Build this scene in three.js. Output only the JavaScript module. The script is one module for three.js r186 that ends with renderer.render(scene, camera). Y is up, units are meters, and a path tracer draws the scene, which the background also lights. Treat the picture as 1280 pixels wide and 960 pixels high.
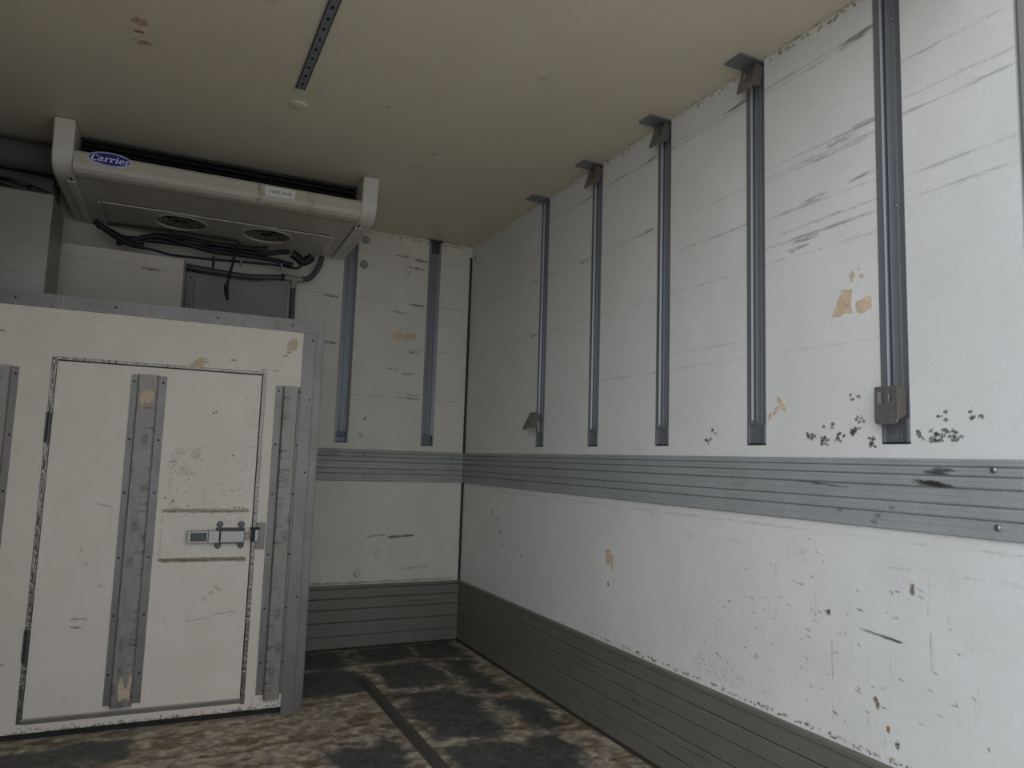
import * as THREE from 'three';
import { mergeGeometries } from 'three/addons/utils/BufferGeometryUtils.js';
import { RoundedBoxGeometry } from 'three/addons/geometries/RoundedBoxGeometry.js';

// ---------------------------------------------------------------- camera, daylight, exposure
const scene = new THREE.Scene();
const camera = new THREE.PerspectiveCamera(56.31, 1280 / 960, 0.05, 200);
camera.rotation.order = 'YXZ';
camera.position.set(-1.613, 1.0242, 3.9199);
camera.rotation.set(THREE.MathUtils.degToRad(6.12), THREE.MathUtils.degToRad(-25.944), THREE.MathUtils.degToRad(1.852));
scene.add(camera);

const renderer = new THREE.WebGLRenderer({ antialias: true });
renderer.toneMapping = THREE.LinearToneMapping;
renderer.toneMappingExposure = 1.2;
renderer.shadowMap.enabled = true;
renderer.shadowMap.type = THREE.PCFSoftShadowMap;

// an even overcast sky, a little brighter overhead
{
  const w = 64, h = 32, data = new Float32Array(w * h * 4);
  for (let j = 0; j < h; j++) for (let i = 0; i < w; i++) {
    const el = Math.max(0, Math.sin(((j + 0.5) / h - 0.5) * Math.PI));
    const l = 1.0 * (1 + 0.25 * el);
    data.set([l * 0.87, l * 0.98, l * 1.17, 1], (j * w + i) * 4);
  }
  const t = new THREE.DataTexture(data, w, h, THREE.RGBAFormat, THREE.FloatType);
  t.mapping = THREE.EquirectangularReflectionMapping; t.magFilter = THREE.LinearFilter; t.minFilter = THREE.LinearFilter;
  t.needsUpdate = true;
  scene.background = t;
}
// the bright part of the cloud cover round the hidden sun: behind the camera and to its left, very soft
const sun = new THREE.DirectionalLight(new THREE.Color(0.95, 0.99, 1.04), 0.9);
sun.position.set(-8.0, 2.4, 7.0);
sun.target.position.set(-0.6, 1.1, 1.6);
sun.castShadow = true;
sun.shadow.radius = 75;
sun.shadow.mapSize.set(2048, 2048);
Object.assign(sun.shadow.camera, { left: -4, right: 4, top: 4, bottom: -4, near: 0.5, far: 20 });
scene.add(sun, sun.target);

// ---------------------------------------------------------------- helpers
const H = 2.3, XL = -2.52, ZE = 3.06, D2R = Math.PI / 180;
function rng(seed) { let a = seed >>> 0; return () => { a = (a + 0x6D2B79F5) >>> 0; let t = a; t = Math.imul(t ^ (t >>> 15), t | 1); t ^= t + Math.imul(t ^ (t >>> 7), t | 61); return ((t ^ (t >>> 14)) >>> 0) / 4294967296; }; }
const taken = new Map();
function numbered(name) { const n = taken.get(name) ?? 0; taken.set(name, n + 1); return n ? name + '_' + String(n).padStart(3, '0') : name; }
function shadow(o) { o.traverse((c) => { if (c.isMesh) { c.castShadow = true; c.receiveShadow = true; } }); return o; }
function flat(g) { const r = g.index ? g.toNonIndexed() : g; for (const k of Object.keys(r.attributes)) if (!['position', 'normal', 'uv'].includes(k)) r.deleteAttribute(k); r.morphAttributes = {}; return r; }
function merge(list) { return list.length === 1 ? flat(list[0]) : mergeGeometries(list.map(flat)); }
function boxUV(g) {                                              // uv in metres, by the way each face points
  g = flat(g); const p = g.attributes.position, n = g.attributes.normal, uv = new Float32Array(p.count * 2);
  for (let i = 0; i < p.count; i += 3) {
    const a = Math.abs(n.getX(i) + n.getX(i + 1) + n.getX(i + 2)), b = Math.abs(n.getY(i) + n.getY(i + 1) + n.getY(i + 2)), c = Math.abs(n.getZ(i) + n.getZ(i + 1) + n.getZ(i + 2));
    for (let k = i; k < i + 3; k++) {
      const x = p.getX(k), y = p.getY(k), z = p.getZ(k);
      uv.set(a >= b && a >= c ? [z, y] : b >= c ? [x, z] : [x, y], k * 2);
    }
  }
  g.setAttribute('uv', new THREE.BufferAttribute(uv, 2)); return g;
}
function mapUV(g, fn) { g = flat(g); const p = g.attributes.position, uv = new Float32Array(p.count * 2); for (let i = 0; i < p.count; i++) uv.set(fn(p.getX(i), p.getY(i), p.getZ(i)), i * 2); g.setAttribute('uv', new THREE.BufferAttribute(uv, 2)); return g; }
function bx(x0, x1, y0, y1, z0, z1, r = 0) {
  const w = x1 - x0, h = y1 - y0, d = z1 - z0;
  const g = r > 0 ? new RoundedBoxGeometry(w, h, d, 1, Math.min(r, w * 0.49, h * 0.49, d * 0.49)) : new THREE.BoxGeometry(w, h, d);
  return g.translate((x0 + x1) / 2, (y0 + y1) / 2, (z0 + z1) / 2);
}
function shapeOf(pts) { const s = new THREE.Shape(); pts.forEach(([x, y], i) => (i ? s.lineTo(x, y) : s.moveTo(x, y))); s.closePath(); return s; }
function rectPath(x0, x1, y0, y1) { const s = new THREE.Path(); s.moveTo(x0, y0); s.lineTo(x0, y1); s.lineTo(x1, y1); s.lineTo(x1, y0); s.closePath(); return s; }
function rectShape(x0, x1, y0, y1) { return shapeOf([[x0, y0], [x1, y0], [x1, y1], [x0, y1]]); }
function extrude(shape, depth, bevel = 0, seg = 1, curve = 10) {
  return new THREE.ExtrudeGeometry(shape, { depth: depth - 2 * bevel, bevelEnabled: bevel > 0, bevelSize: bevel, bevelThickness: bevel, bevelOffset: -bevel, bevelSegments: seg, curveSegments: curve }).translate(0, 0, bevel);
}
// a profile in (a, b) swept along an axis: turned so that the sweep runs along x (a -> z, b -> y)
function alongX(pts, x0, x1, bevel = 0) { return extrude(shapeOf(pts.map(([z, y]) => [-z, y])), x1 - x0, bevel).rotateY(Math.PI / 2).translate(x0, 0, 0); }
// ... along y (a -> x, b -> z)
function alongY(pts, y0, y1) { return extrude(shapeOf(pts.map(([x, z]) => [x, -z])), y1 - y0).rotateX(-Math.PI / 2).translate(0, y0, 0); }
function cyl(r, h, seg = 14) { return new THREE.CylinderGeometry(r, r, h, seg); }
function tube(pts, r, seg = 60, rad = 10) { return new THREE.TubeGeometry(new THREE.CatmullRomCurve3(pts.map((p) => new THREE.Vector3(...p)), false, 'catmullrom', 0.5), seg, r, rad); }
function part(name, geos, mat, parent) { const m = new THREE.Mesh(merge(Array.isArray(geos) ? geos : [geos]), mat); m.name = name; parent.add(m); return m; }
function thing(name, label, category, [x, y, z] = [0, 0, 0], group) {
  const g = new THREE.Group(); g.name = numbered(name); g.position.set(x, y, z); g.userData = { label, category }; if (group) g.userData.group = group; scene.add(g); return g;
}
function struct(name, geos, mat, label) { const m = new THREE.Mesh(merge(Array.isArray(geos) ? geos : [geos]), mat); m.name = name; m.userData = { kind: 'structure' }; if (label) m.userData.label = label; scene.add(m); return m; }
function structGroup(name, label) { const g = new THREE.Group(); g.name = name; g.userData = { kind: 'structure', label }; scene.add(g); return g; }

// ---------------------------------------------------------------- noise and painted surfaces
function lattice(seed) { const r = rng(seed), n = 256, v = new Float32Array(n * n); for (let i = 0; i < n * n; i++) v[i] = r(); return (x, y) => { const xi = Math.floor(x), yi = Math.floor(y), fx = x - xi, fy = y - yi, u = fx * fx * (3 - 2 * fx), w = fy * fy * (3 - 2 * fy), a = xi & 255, b = (xi + 1) & 255, c = (yi & 255) * n, d = ((yi + 1) & 255) * n; return (v[c + a] * (1 - u) + v[c + b] * u) * (1 - w) + (v[d + a] * (1 - u) + v[d + b] * u) * w; }; }
function fbm(n, x, y, o = 4) { let s = 0, a = 0.5, t = 0; for (let i = 0; i < o; i++) { s += a * n(x, y); t += a; x = x * 2.03 + 17.1; y = y * 2.03 + 5.7; a *= 0.5; } return s / t; }
const sm = (a, b, x) => { const t = Math.min(1, Math.max(0, (x - a) / (b - a))); return t * t * (3 - 2 * t); };
function texture(w, h, draw, pixel, srgb = true) {
  const c = document.createElement('canvas'); c.width = w; c.height = h; const g = c.getContext('2d');
  draw(g, w, h);
  if (pixel) { const im = g.getImageData(0, 0, w, h), d = im.data; for (let y = 0, i = 0; y < h; y++) for (let x = 0; x < w; x++, i += 4) pixel(x, y, d, i); g.putImageData(im, 0, 0); }
  const t = new THREE.CanvasTexture(c); if (srgb) t.colorSpace = THREE.SRGBColorSpace; t.wrapS = t.wrapT = THREE.RepeatWrapping; t.magFilter = THREE.LinearFilter; t.anisotropy = 8; return t;
}
// a smear made of many small strokes: (x, y) to (x2, y2) in pixels
function smear(g, r, x, y, x2, y2, spread, n, color, alpha, len = 14, wide = 1.3) {
  const a = Math.atan2(y2 - y, x2 - x);
  for (let i = 0; i < n; i++) {
    const t = r(), o = (r() + r() + r() - 1.5) * spread, px = x + (x2 - x) * t - Math.sin(a) * o, py = y + (y2 - y) * t + Math.cos(a) * o, l = len * (0.3 + r());
    g.strokeStyle = `rgba(${color},${(alpha * (0.25 + 0.75 * r())).toFixed(3)})`; g.lineWidth = wide * (0.5 + r());
    g.beginPath(); g.moveTo(px - Math.cos(a) * l / 2, py - Math.sin(a) * l / 2); g.lineTo(px + Math.cos(a + 0.06 * (r() - 0.5)) * l / 2, py + Math.sin(a + 0.06 * (r() - 0.5)) * l / 2); g.stroke();
  }
}
function blot(g, r, x, y, rx, ry, n, color, alpha, size = 2) {
  for (let i = 0; i < n; i++) { const a = r() * 6.283, q = Math.sqrt(r()) * (0.4 + 0.6 * r()); g.fillStyle = `rgba(${color},${(alpha * (0.3 + 0.7 * r())).toFixed(3)})`; g.beginPath(); g.ellipse(x + Math.cos(a) * q * rx, y + Math.sin(a) * q * ry, size * (0.3 + r()), size * (0.3 + r() * 0.7), r() * 3, 0, 6.283); g.fill(); }
}
const DARK = '62,60,58', GREY = '112,108,102', BROWN = '116,94,66', TAN = '176,150,112', RUST = '128,88,58';
function specks(g, r, w, h, n, color, a, s) { for (let i = 0; i < n; i++) { g.fillStyle = `rgba(${color},${(a * r()).toFixed(3)})`; g.fillRect(r() * w, r() * h, s * (0.4 + r()), s * (0.4 + r())); } }
function grain(seed, amp, warm = 0) { const n = lattice(seed); return (x, y, d, i) => { const v = (fbm(n, x / 3.1, y / 3.7, 2) - 0.5) * amp + (fbm(n, x / 70, y / 90, 3) - 0.5) * amp * 1.1; d[i] += v; d[i + 1] += v - warm * Math.max(0, v) * 0.1; d[i + 2] += v * 1.15; }; }

const PPM = 660;
// long faint rub lines left by loads, at the heights seen on the photograph
function rubLine(g, r, w, h, x0, x1, y, strength, slope = 0) {
  const X0 = x0 * PPM, X1 = x1 * PPM, Y = h - y * PPM, n = (x1 - x0) * 90 * strength;
  smear(g, r, X0, Y, X1, Y - slope * (X1 - X0), 2.2, n, GREY, 0.11, 34, 1.1);
  for (let k = 0; k < (x1 - x0) * 5; k++) { const t = r(), l = 12 + 70 * r(), x = X0 + (X1 - X0) * t, yy = Y - slope * (X1 - X0) * t; smear(g, r, x - l, yy, x + l, yy - 1, 3.4, 14 * strength, GREY, 0.12, 24, 1.4); }
}
const WH = Math.round(H * PPM);
const wallRightMap = texture(Math.round(ZE * PPM), WH, (g, w, h) => {
  const r = rng(11), X = (z) => z * PPM, Y = (y) => h - y * PPM;
  g.fillStyle = 'rgb(217,214,207)'; g.fillRect(0, 0, w, h);
  for (let i = 0; i < 2600; i++) { g.fillStyle = `rgba(${r() < 0.5 ? '250,250,248' : '196,194,188'},${0.05 * r()})`; const x = r() * w; g.fillRect(x, r() * h, 0.8 + r(), 40 + 300 * r()); }   // roller-coat grain
  specks(g, r, w, h, 2600, GREY, 0.35, 1.6);
  for (const y of [1.365, 1.64, 1.91, 2.185]) rubLine(g, r, w, h, 0.02, 2.72, y, y > 2 ? 1.5 : y > 1.8 ? 1.1 : 0.75);
  for (const [a, b, y, s, sl] of [[2.28, 2.72, 2.2, 3.4, 0], [1.9, 2.27, 2.2, 2.6, 0], [1.42, 1.79, 2.19, 2, 0], [2.35, 2.72, 1.94, 2.6, 0], [2.3, 2.72, 1.9, 1.7, 0], [2.3, 2.72, 1.69, 3.2, 0.01], [2.4, 2.72, 1.72, 2, 0.02], [2.35, 2.72, 1.78, 1.8, 0], [2.8, 3.04, 2.06, 1.5, 0], [2.8, 3.05, 1.92, 2.4, 0.01], [2.8, 3.04, 1.96, 1.2, 0], [2.8, 3.04, 1.76, 1.8, 0], [2.8, 3.04, 1.7, 1.5, 0], [1.85, 2.27, 1.79, 1.7, 0], [1.9, 2.2, 1.42, 1, 0], [0.4, 3.0, 0.862, 0.8, 0], [1.2, 3.0, 0.80, 0.35, 0]]) rubLine(g, r, w, h, a, b, y, s, sl);
  // dark dashes just short of each track
  for (const [z, y, s] of [[2.69, 2.2, 1.6], [2.66, 2.19, 1.4], [2.62, 1.925, 1.2], [2.69, 1.945, 0.8], [2.235, 2.2, 1.6], [1.77, 2.19, 1.3], [1.75, 1.91, 1.2], [1.32, 2.18, 1], [1.3, 1.9, 0.8], [0.83, 1.91, 0.9], [0.85, 1.64, 0.8], [2.5, 1.68, 1.7], [2.47, 1.66, 1.2], [2.53, 1.79, 1], [2.68, 1.8, 0.9], [0.25, 2.01, 0.6]]) smear(g, r, X(z - 0.045), Y(y), X(z + 0.03), Y(y + 0.004), 4.5, 30 * s, DARK, 0.2, 18, 1.5);
  // black scuffs above the middle strip, left and right of the nearest track
  for (const [z, y, n] of [[2.50, 1.115, 8], [2.54, 1.105, 10], [2.60, 1.115, 8], [2.64, 1.13, 9], [2.69, 1.10, 8], [2.66, 1.16, 5], [2.56, 1.15, 4], [2.83, 1.115, 6], [2.86, 1.11, 12], [2.885, 1.12, 7], [2.91, 1.11, 5], [2.87, 1.16, 3], [2.95, 1.16, 4], [2.32, 1.10, 3], [2.09, 1.11, 6], [2.12, 1.14, 3], [2.64, 1.22, 3]]) for (let k = 0; k < n; k++) { const x = X(z) + (r() - 0.5) * 22, y2 = Y(y) + (r() - 0.5) * 14; smear(g, r, x - 4, y2, x + 4, y2 - 3 * r(), 1.5, 5, '56,55,55', 0.0, 6, 1.3); blot(g, r, x, y2, 5, 3.4, 9, '58,57,57', 0.6, 2); }
  // scratches and chips on the lower panel
  smear(g, r, X(2.655), Y(0.634), X(2.755), Y(0.626), 2.2, 44, '84,84,86', 0.35, 18, 1.2); smear(g, r, X(2.71), Y(0.629), X(2.755), Y(0.626), 3.2, 30, '66,66,70', 0.4, 12, 1.4);
  for (let i = 0; i < 70; i++) { const z = 2.5 + (r() + r() - 1) * 0.5, y = 0.6 + (r() + r() - 1) * 0.22; smear(g, r, X(z), Y(y), X(z) + 9 * r(), Y(y) + 3 * r(), 1, 6, r() < 0.7 ? GREY : DARK, 0.4, 7, 1.1); }
  for (let i = 0; i < 46; i++) { const z = 2.55 + (r() - 0.5) * 0.9, y = 0.35 + r() * 0.55; smear(g, r, X(z), Y(y), X(z) + 2 * (r() - 0.5), Y(y) + 18 + 40 * r(), 0.8, 12, GREY, 0.11, 12, 1); }
  for (let i = 0; i < 60; i++) { const z = 0.3 + r() * 2.6, y = 0.36 + r() * 0.5; blot(g, r, X(z), Y(y), 2.5, 2, 5, r() < 0.8 ? GREY : BROWN, 0.5, 1.4); }
  for (let i = 0; i < 60; i++) { const z = 0.3 + r() * 2.6, y = 1.08 + r() * 1.1; blot(g, r, X(z), Y(y), 3, 2, 4, GREY, 0.4, 1.2); }
  for (const [z, y, c] of [[2.685, 0.475, BROWN], [2.69, 0.465, BROWN], [2.718, 0.415, RUST], [2.787, 0.75, '120,108,90'], [2.79, 0.76, '120,108,90'], [2.74, 0.39, DARK], [2.55, 0.655, DARK], [0.42, 0.75, DARK], [0.52, 0.66, DARK], [0.55, 0.59, DARK], [0.77, 0.57, DARK], [0.48, 0.72, BROWN], [1.52, 0.56, RUST]]) blot(g, r, X(z), Y(y), 5, 8, 22, c, 0.75, 2.2);
  for (const [z, y] of [[0.72, 0.6], [0.6, 0.55], [0.9, 0.56], [2.56, 0.54], [2.83, 0.63]]) smear(g, r, X(z), Y(y + 0.04), X(z), Y(y - 0.05), 1, 30, GREY, 0.2, 14, 1.2);
  // brown chipped sealant along the ceiling joint and above the lower strip
  for (let i = 0; i < 80; i++) { const z = 0.9 + Math.sqrt(r()) * 2.1; blot(g, r, X(z), Y(2.293 - 0.014 * r() * r()), 8 * r() + 2, 3, 7, r() < 0.45 ? BROWN : r() < 0.6 ? TAN : DARK, 0.6, 2.2); }
  for (let i = 0; i < 150; i++) { const z = 1.4 + r() * 1.5; blot(g, r, X(z), Y(0.342 + 0.01 * r()), 6, 2.5, 5, r() < 0.5 ? BROWN : r() < 0.5 ? TAN : DARK, 0.6, 2); }
  blot(g, r, X(0.05), Y(2.22), 10, 26, 90, '120,114,96', 0.5, 3);
  for (let i = 0; i < 500; i++) { const a = r() * 6.283, q = Math.sqrt(r()); blot(g, r, X(2.13 + 0.13 * Math.cos(a) * q), Y(0.37 + 0.08 * Math.abs(Math.sin(a)) * q), 1.5, 1.5, 1, DARK, 0.4, 1.2); }
}, grain(5, 9));

const BW = 2.56;
const wallBackMap = texture(Math.round(BW * PPM), WH, (g, w, h) => {
  const r = rng(23), X = (x) => (x + 2.54) * PPM, Y = (y) => h - y * PPM;
  g.fillStyle = 'rgb(208,201,184)'; g.fillRect(0, 0, w, h);
  for (let i = 0; i < 1800; i++) { g.fillStyle = `rgba(${r() < 0.5 ? '248,247,242' : '194,190,180'},${0.05 * r()})`; g.fillRect(r() * w, r() * h, 0.8 + r(), 40 + 300 * r()); }
  specks(g, r, w, h, 1800, GREY, 0.35, 1.6);
  for (const y of [1.36, 1.64, 1.905, 2.175]) rubLine(g, r, w, h, 0.02, 2.5, y, 1.2);
  for (const [x, y, s] of [[-0.318, 2.169, 2], [-0.33, 1.903, 1.6], [-0.82, 1.895, 1.4], [-0.82, 1.635, 1.4], [-0.33, 1.36, 1], [-0.33, 1.38, 0.6], [-0.34, 1.625, 1], [-0.43, 1.85, 0.8], [-0.43, 2.18, 0.8], [-0.38, 2.12, 0.6], [-0.33, 2.12, 1], [-0.45, 1.52, 0.6], [-0.36, 1.5, 0.7]]) smear(g, r, X(x - 0.04), Y(y), X(x + 0.03), Y(y - 0.003), 4, 36 * s, DARK, 0.33, 16, 1.5);
  blot(g, r, X(-0.603), Y(1.232), 4, 8, 40, DARK, 0.6, 1.8); blot(g, r, X(-0.62), Y(1.14), 14, 16, 60, GREY, 0.35, 2.4); smear(g, r, X(-0.41), Y(2.05), X(-0.38), Y(2.1), 3, 40, GREY, 0.3, 12, 1.4);
  smear(g, r, X(-0.56), Y(0.585), X(-0.45), Y(0.6), 4, 60, GREY, 0.45, 14, 1.6); smear(g, r, X(-0.43), Y(0.585), X(-0.29), Y(0.592), 5, 130, DARK, 0.45, 16, 1.8);
  blot(g, r, X(-0.5), Y(0.5), 20, 30, 70, BROWN, 0.16, 3); blot(g, r, X(-0.6), Y(0.4), 30, 24, 90, BROWN, 0.25, 2.6); smear(g, r, X(-0.62), Y(0.4), X(-0.6), Y(0.37), 3, 30, DARK, 0.4, 8, 1.4); smear(g, r, X(-0.35), Y(0.41), X(-0.2), Y(0.42), 8, 90, BROWN, 0.2, 16, 1.6);
  for (let i = 0; i < 90; i++) blot(g, r, X(-0.95 + r() * 0.9), Y(0.35 + r() * 0.5), 3, 2, 5, r() < 0.5 ? BROWN : GREY, 0.35, 1.5);
  smear(g, r, X(-0.85), Y(0.345), X(-0.05), Y(0.345), 4, 420, BROWN, 0.35, 16, 1.8);
  for (let i = 0; i < 60; i++) blot(g, r, X(-0.85 + r() * 0.8), Y(2.29 - 0.012 * r()), 10, 3, 6, '104,96,78', 0.45, 2.4);
}, grain(6, 9));

const ceilingMap = texture(1400, 1700, (g, w, h) => {
  const r = rng(31), X = (x) => (x + 2.54) * 540, Y = (z) => h - (z + 0.05) * 540;
  g.fillStyle = 'rgb(208,195,172)'; g.fillRect(0, 0, w, h);
  specks(g, r, w, h, 900, '150,136,112', 0.25, 1.8);
  for (const [x, z, rx, ry] of [[-1.76, 1.59, 16, 15], [-1.75, 1.465, 22, 12], [-1.765, 1.53, 8, 4]]) blot(g, r, X(x), Y(z), rx, ry, 60, '150,104,62', 0.5, 3);
  for (const [x, z] of [[-1.42, 1.9], [-0.66, 1.15], [-0.55, 1.9], [-0.95, 1.45], [-0.6, 0.62], [-0.25, 0.15], [-0.5, 0.3], [-1.3, 1.05]]) blot(g, r, X(x), Y(z), 12, 12, 34, '146,136,112', 0.3, 3);
  smear(g, r, X(-0.72), Y(0.98), X(-0.66), Y(1.0), 2, 24, DARK, 0.5, 8, 1.4);
  for (let i = 0; i < 70; i++) { const z = 0.5 + Math.sqrt(r()) * 2.5; blot(g, r, X(-0.003 - 0.012 * r() * r()), Y(z), 3, 8, 6, r() < 0.5 ? BROWN : '150,130,100', 0.55, 2); }
  for (let i = 0; i < 50; i++) blot(g, r, X(-0.3 + r() * 0.3), Y(0.02 * r()), 8, 3, 5, '96,80,56', 0.5, 2);
}, grain(7, 6));

const floorMap = texture(1400, 2000, (g, w, h) => { g.fillStyle = 'rgb(120,108,92)'; g.fillRect(0, 0, w, h); }, (() => {
  const a = lattice(41), b = lattice(42), c = lattice(43), S = 540;
  // dark rubbed fields: [x0, x1, z0, z1]
  const F = [[-1.2, -0.655, 0.02, 0.32], [-0.62, -0.335, 0.015, 0.285], [-0.31, -0.075, 0.03, 0.315], [-1.2, -0.70, 0.35, 0.72], [-0.60, -0.31, 0.345, 0.72], [-0.26, -0.11, 0.35, 0.92], [-0.62, -0.30, 0.80, 1.36], [-0.25, -0.11, 1.0, 1.38], [-0.64, -0.2, 1.44, 2.0], [-2.5, -1.62, 0.955, 1.12], [-2.3, -1.75, 1.1, 1.5], [-1.02, -0.80, 1.28, 1.7], [-0.6, -0.1, 2.1, 2.7], [-1.6, -0.8, 1.9, 2.6], [-2.4, -1.8, 1.9, 2.8]];
  return (px, py, d, i) => {
    const x = px / S - 2.54, z = (2000 - py) / S - 0.05;
    const wx = x + (fbm(a, x * 9, z * 9, 4) - 0.5) * 0.17, wz = z + (fbm(b, x * 9, z * 9, 3) - 0.5) * 0.14;
    let m = 0; for (const [x0, x1, z0, z1] of F) m = Math.max(m, sm(-0.035, 0.035, Math.min(wx - x0, x1 - wx, wz - z0, z1 - wz)));
    const g1 = fbm(c, x * 40, z * 40, 4), g2 = fbm(a, x * 150, z * 150, 2), g3 = fbm(b, x * 12, z * 30, 3), sp = g2 > 0.72 ? 1 : 0;
    const k = 0.62 + 0.75 * (g1 - 0.2) * 0.9 + (g2 - 0.5) * 0.35, br = sm(0.5, 0.72, g3);
    let R = 205 * k, G = 189 * k, B = 163 * k;
    R = R * (1 - br * 0.26); G = G * (1 - br * 0.32); B = B * (1 - br * 0.38);
    const q = 0.8 + (g1 - 0.5) * 0.5 + (g2 - 0.5) * 0.3; m *= sm(0.22, 0.5, g1 * 0.7 + fbm(b, x * 26, z * 26, 3) * 0.5) * 0.3 + 0.66;
    R = R * (1 - m) + 92 * q * m; G = G * (1 - m) + 89 * q * m; B = B * (1 - m) + 83 * q * m;
    if (sp && m < 0.5) { R *= 0.82; G *= 0.8; B *= 0.78; }
    d[i] = R; d[i + 1] = G; d[i + 2] = B;
  };
})());

const CP = 900;                                                   // compartment front and door, pixels per metre
const frontMap = texture(Math.round(1.5 * CP), Math.round(1.6 * CP), (g, w, h) => {
  const r = rng(51), X = (x) => (x + 1.5) * CP, Y = (y) => h - y * CP;
  g.fillStyle = 'rgb(220,207,186)'; g.fillRect(0, 0, w, h);
  specks(g, r, w, h, 1500, GREY, 0.4, 1.6);
  for (let i = 0; i < 40; i++) blot(g, r, X(-0.9 + r() * 0.85), Y(1.36 + r() * 0.16), 4, 3, 4, r() < 0.6 ? GREY : BROWN, 0.5, 1.4);
  for (const [x, y] of [[-0.46, 1.385], [-0.455, 1.375], [-0.14, 1.44], [-0.15, 1.425], [-0.19, 1.36], [-0.23, 1.36], [-0.35, 1.39], [-1.13, 1.43], [-1.12, 0.25], [-1.03, 0.26]]) smear(g, r, X(x) - 8, Y(y), X(x) + 8, Y(y) - 2, 3, 16, DARK, 0.5, 9, 1.5);
  for (let i = 0; i < 260; i++) { const x = -1.4 + r() * 1.35; blot(g, r, X(x), Y(0.022 + 0.02 * r() * r()), 10, 4, 6, r() < 0.6 ? BROWN : DARK, 0.5, 2.4); }
  for (let i = 0; i < 40; i++) blot(g, r, X(-0.2 + r() * 0.15), Y(0.03 + 0.05 * r()), 7, 4, 6, BROWN, 0.3, 2.2);
}, grain(8, 8));
const doorMap = texture(Math.round(0.72 * CP), Math.round(1.28 * CP), (g, w, h) => {
  const r = rng(53), X = (x) => (x + 0.955) * CP, Y = (y) => h - (y - 0.06) * CP;
  g.fillStyle = 'rgb(223,210,190)'; g.fillRect(0, 0, w, h);
  specks(g, r, w, h, 1400, GREY, 0.4, 1.5);
  // brown speckled grime above the latch
  for (let i = 0; i < 420; i++) { const x = -0.55 + Math.pow(r(), 1.5) * 0.3, y = 1.02 - r() * 0.24 + (r() - 0.5) * 0.05; blot(g, r, X(x), Y(y), 5, 6, 3, r() < 0.6 ? BROWN : '150,128,98', 0.34, 1.8); }
  for (const [x, y, n] of [[-0.52, 1.02, 60], [-0.46, 1.01, 80], [-0.44, 1.04, 30], [-0.54, 0.98, 50], [-0.5, 0.95, 60], [-0.47, 0.93, 40]]) blot(g, r, X(x), Y(y), 22, 26, n, BROWN, 0.45, 2);
  for (let i = 0; i < 260; i++) { const x = -0.57 + r() * 0.32, y = 0.1 + r() * 0.5; blot(g, r, X(x), Y(y), 5, 5, 3, r() < 0.5 ? '160,140,112' : GREY, 0.3, 1.6); }
  for (const [x, y] of [[-0.35, 0.5], [-0.37, 0.48], [-0.39, 0.46], [-0.34, 0.49], [-0.8, 0.6], [-0.82, 0.65], [-0.75, 0.52], [-0.62, 0.55]]) blot(g, r, X(x), Y(y), 12, 10, 26, BROWN, 0.4, 1.8);
  smear(g, r, X(-0.36), Y(0.396), X(-0.27), Y(0.404), 2.5, 40, GREY, 0.32, 16, 1.2); smear(g, r, X(-0.45), Y(0.377), X(-0.36), Y(0.385), 2.5, 30, GREY, 0.26, 16, 1.3);
  smear(g, r, X(-0.835), Y(0.406), X(-0.78), Y(0.404), 4, 44, DARK, 0.3, 12, 1.5); smear(g, r, X(-0.835), Y(0.378), X(-0.79), Y(0.372), 4, 40, DARK, 0.26, 12, 1.5);
  smear(g, r, X(-0.79), Y(0.82), X(-0.73), Y(0.805), 1.2, 40, GREY, 0.4, 12, 1.2);
  // two rubbed brown stripes left by a plate that was once glued above and below the latch
  for (const [y, c, a] of [[0.793, '138,122,96', 0.3], [0.606, '120,98,70', 0.42]]) { smear(g, r, X(-0.56), Y(y), X(-0.255), Y(y), 7, 900, c, a, 16, 2); for (let k = 0; k < 14; k++) blot(g, r, X(-0.55 + r() * 0.28), Y(y - 0.004), 14, 4, 20, a > 0.4 && r() < 0.5 ? '104,72,48' : BROWN, 0.4, 2); }
  smear(g, r, X(-0.562), Y(0.79), X(-0.562), Y(0.61), 3, 70, '160,144,116', 0.25, 14, 1.6);
  for (const [x, y, s] of [[-0.557, 0.84, 4], [-0.53, 0.83, 3], [-0.475, 0.812, 2.6], [-0.305, 0.807, 3], [-0.29, 0.806, 3], [-0.275, 0.806, 3], [-0.325, 1.01, 2.5], [-0.32, 0.87, 2], [-0.41, 0.67, 0], [-0.4, 1.18, 3], [-0.41, 1.175, 3]]) if (s) blot(g, r, X(x), Y(y), s, s, 24, '58,46,36', 0.7, 1.6);
  for (let k = 0; k < 9; k++) blot(g, r, X(-0.37 + r() * 0.1), Y(0.735 + r() * 0.03), 12, 10, 18, '170,134,92', 0.25, 2);
  for (let i = 0; i < 60; i++) blot(g, r, X(-0.29 + r() * 0.05), Y(0.9 + r() * 0.4), 4, 4, 4, r() < 0.5 ? DARK : GREY, 0.4, 1.4);
}, grain(9, 8));
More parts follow.
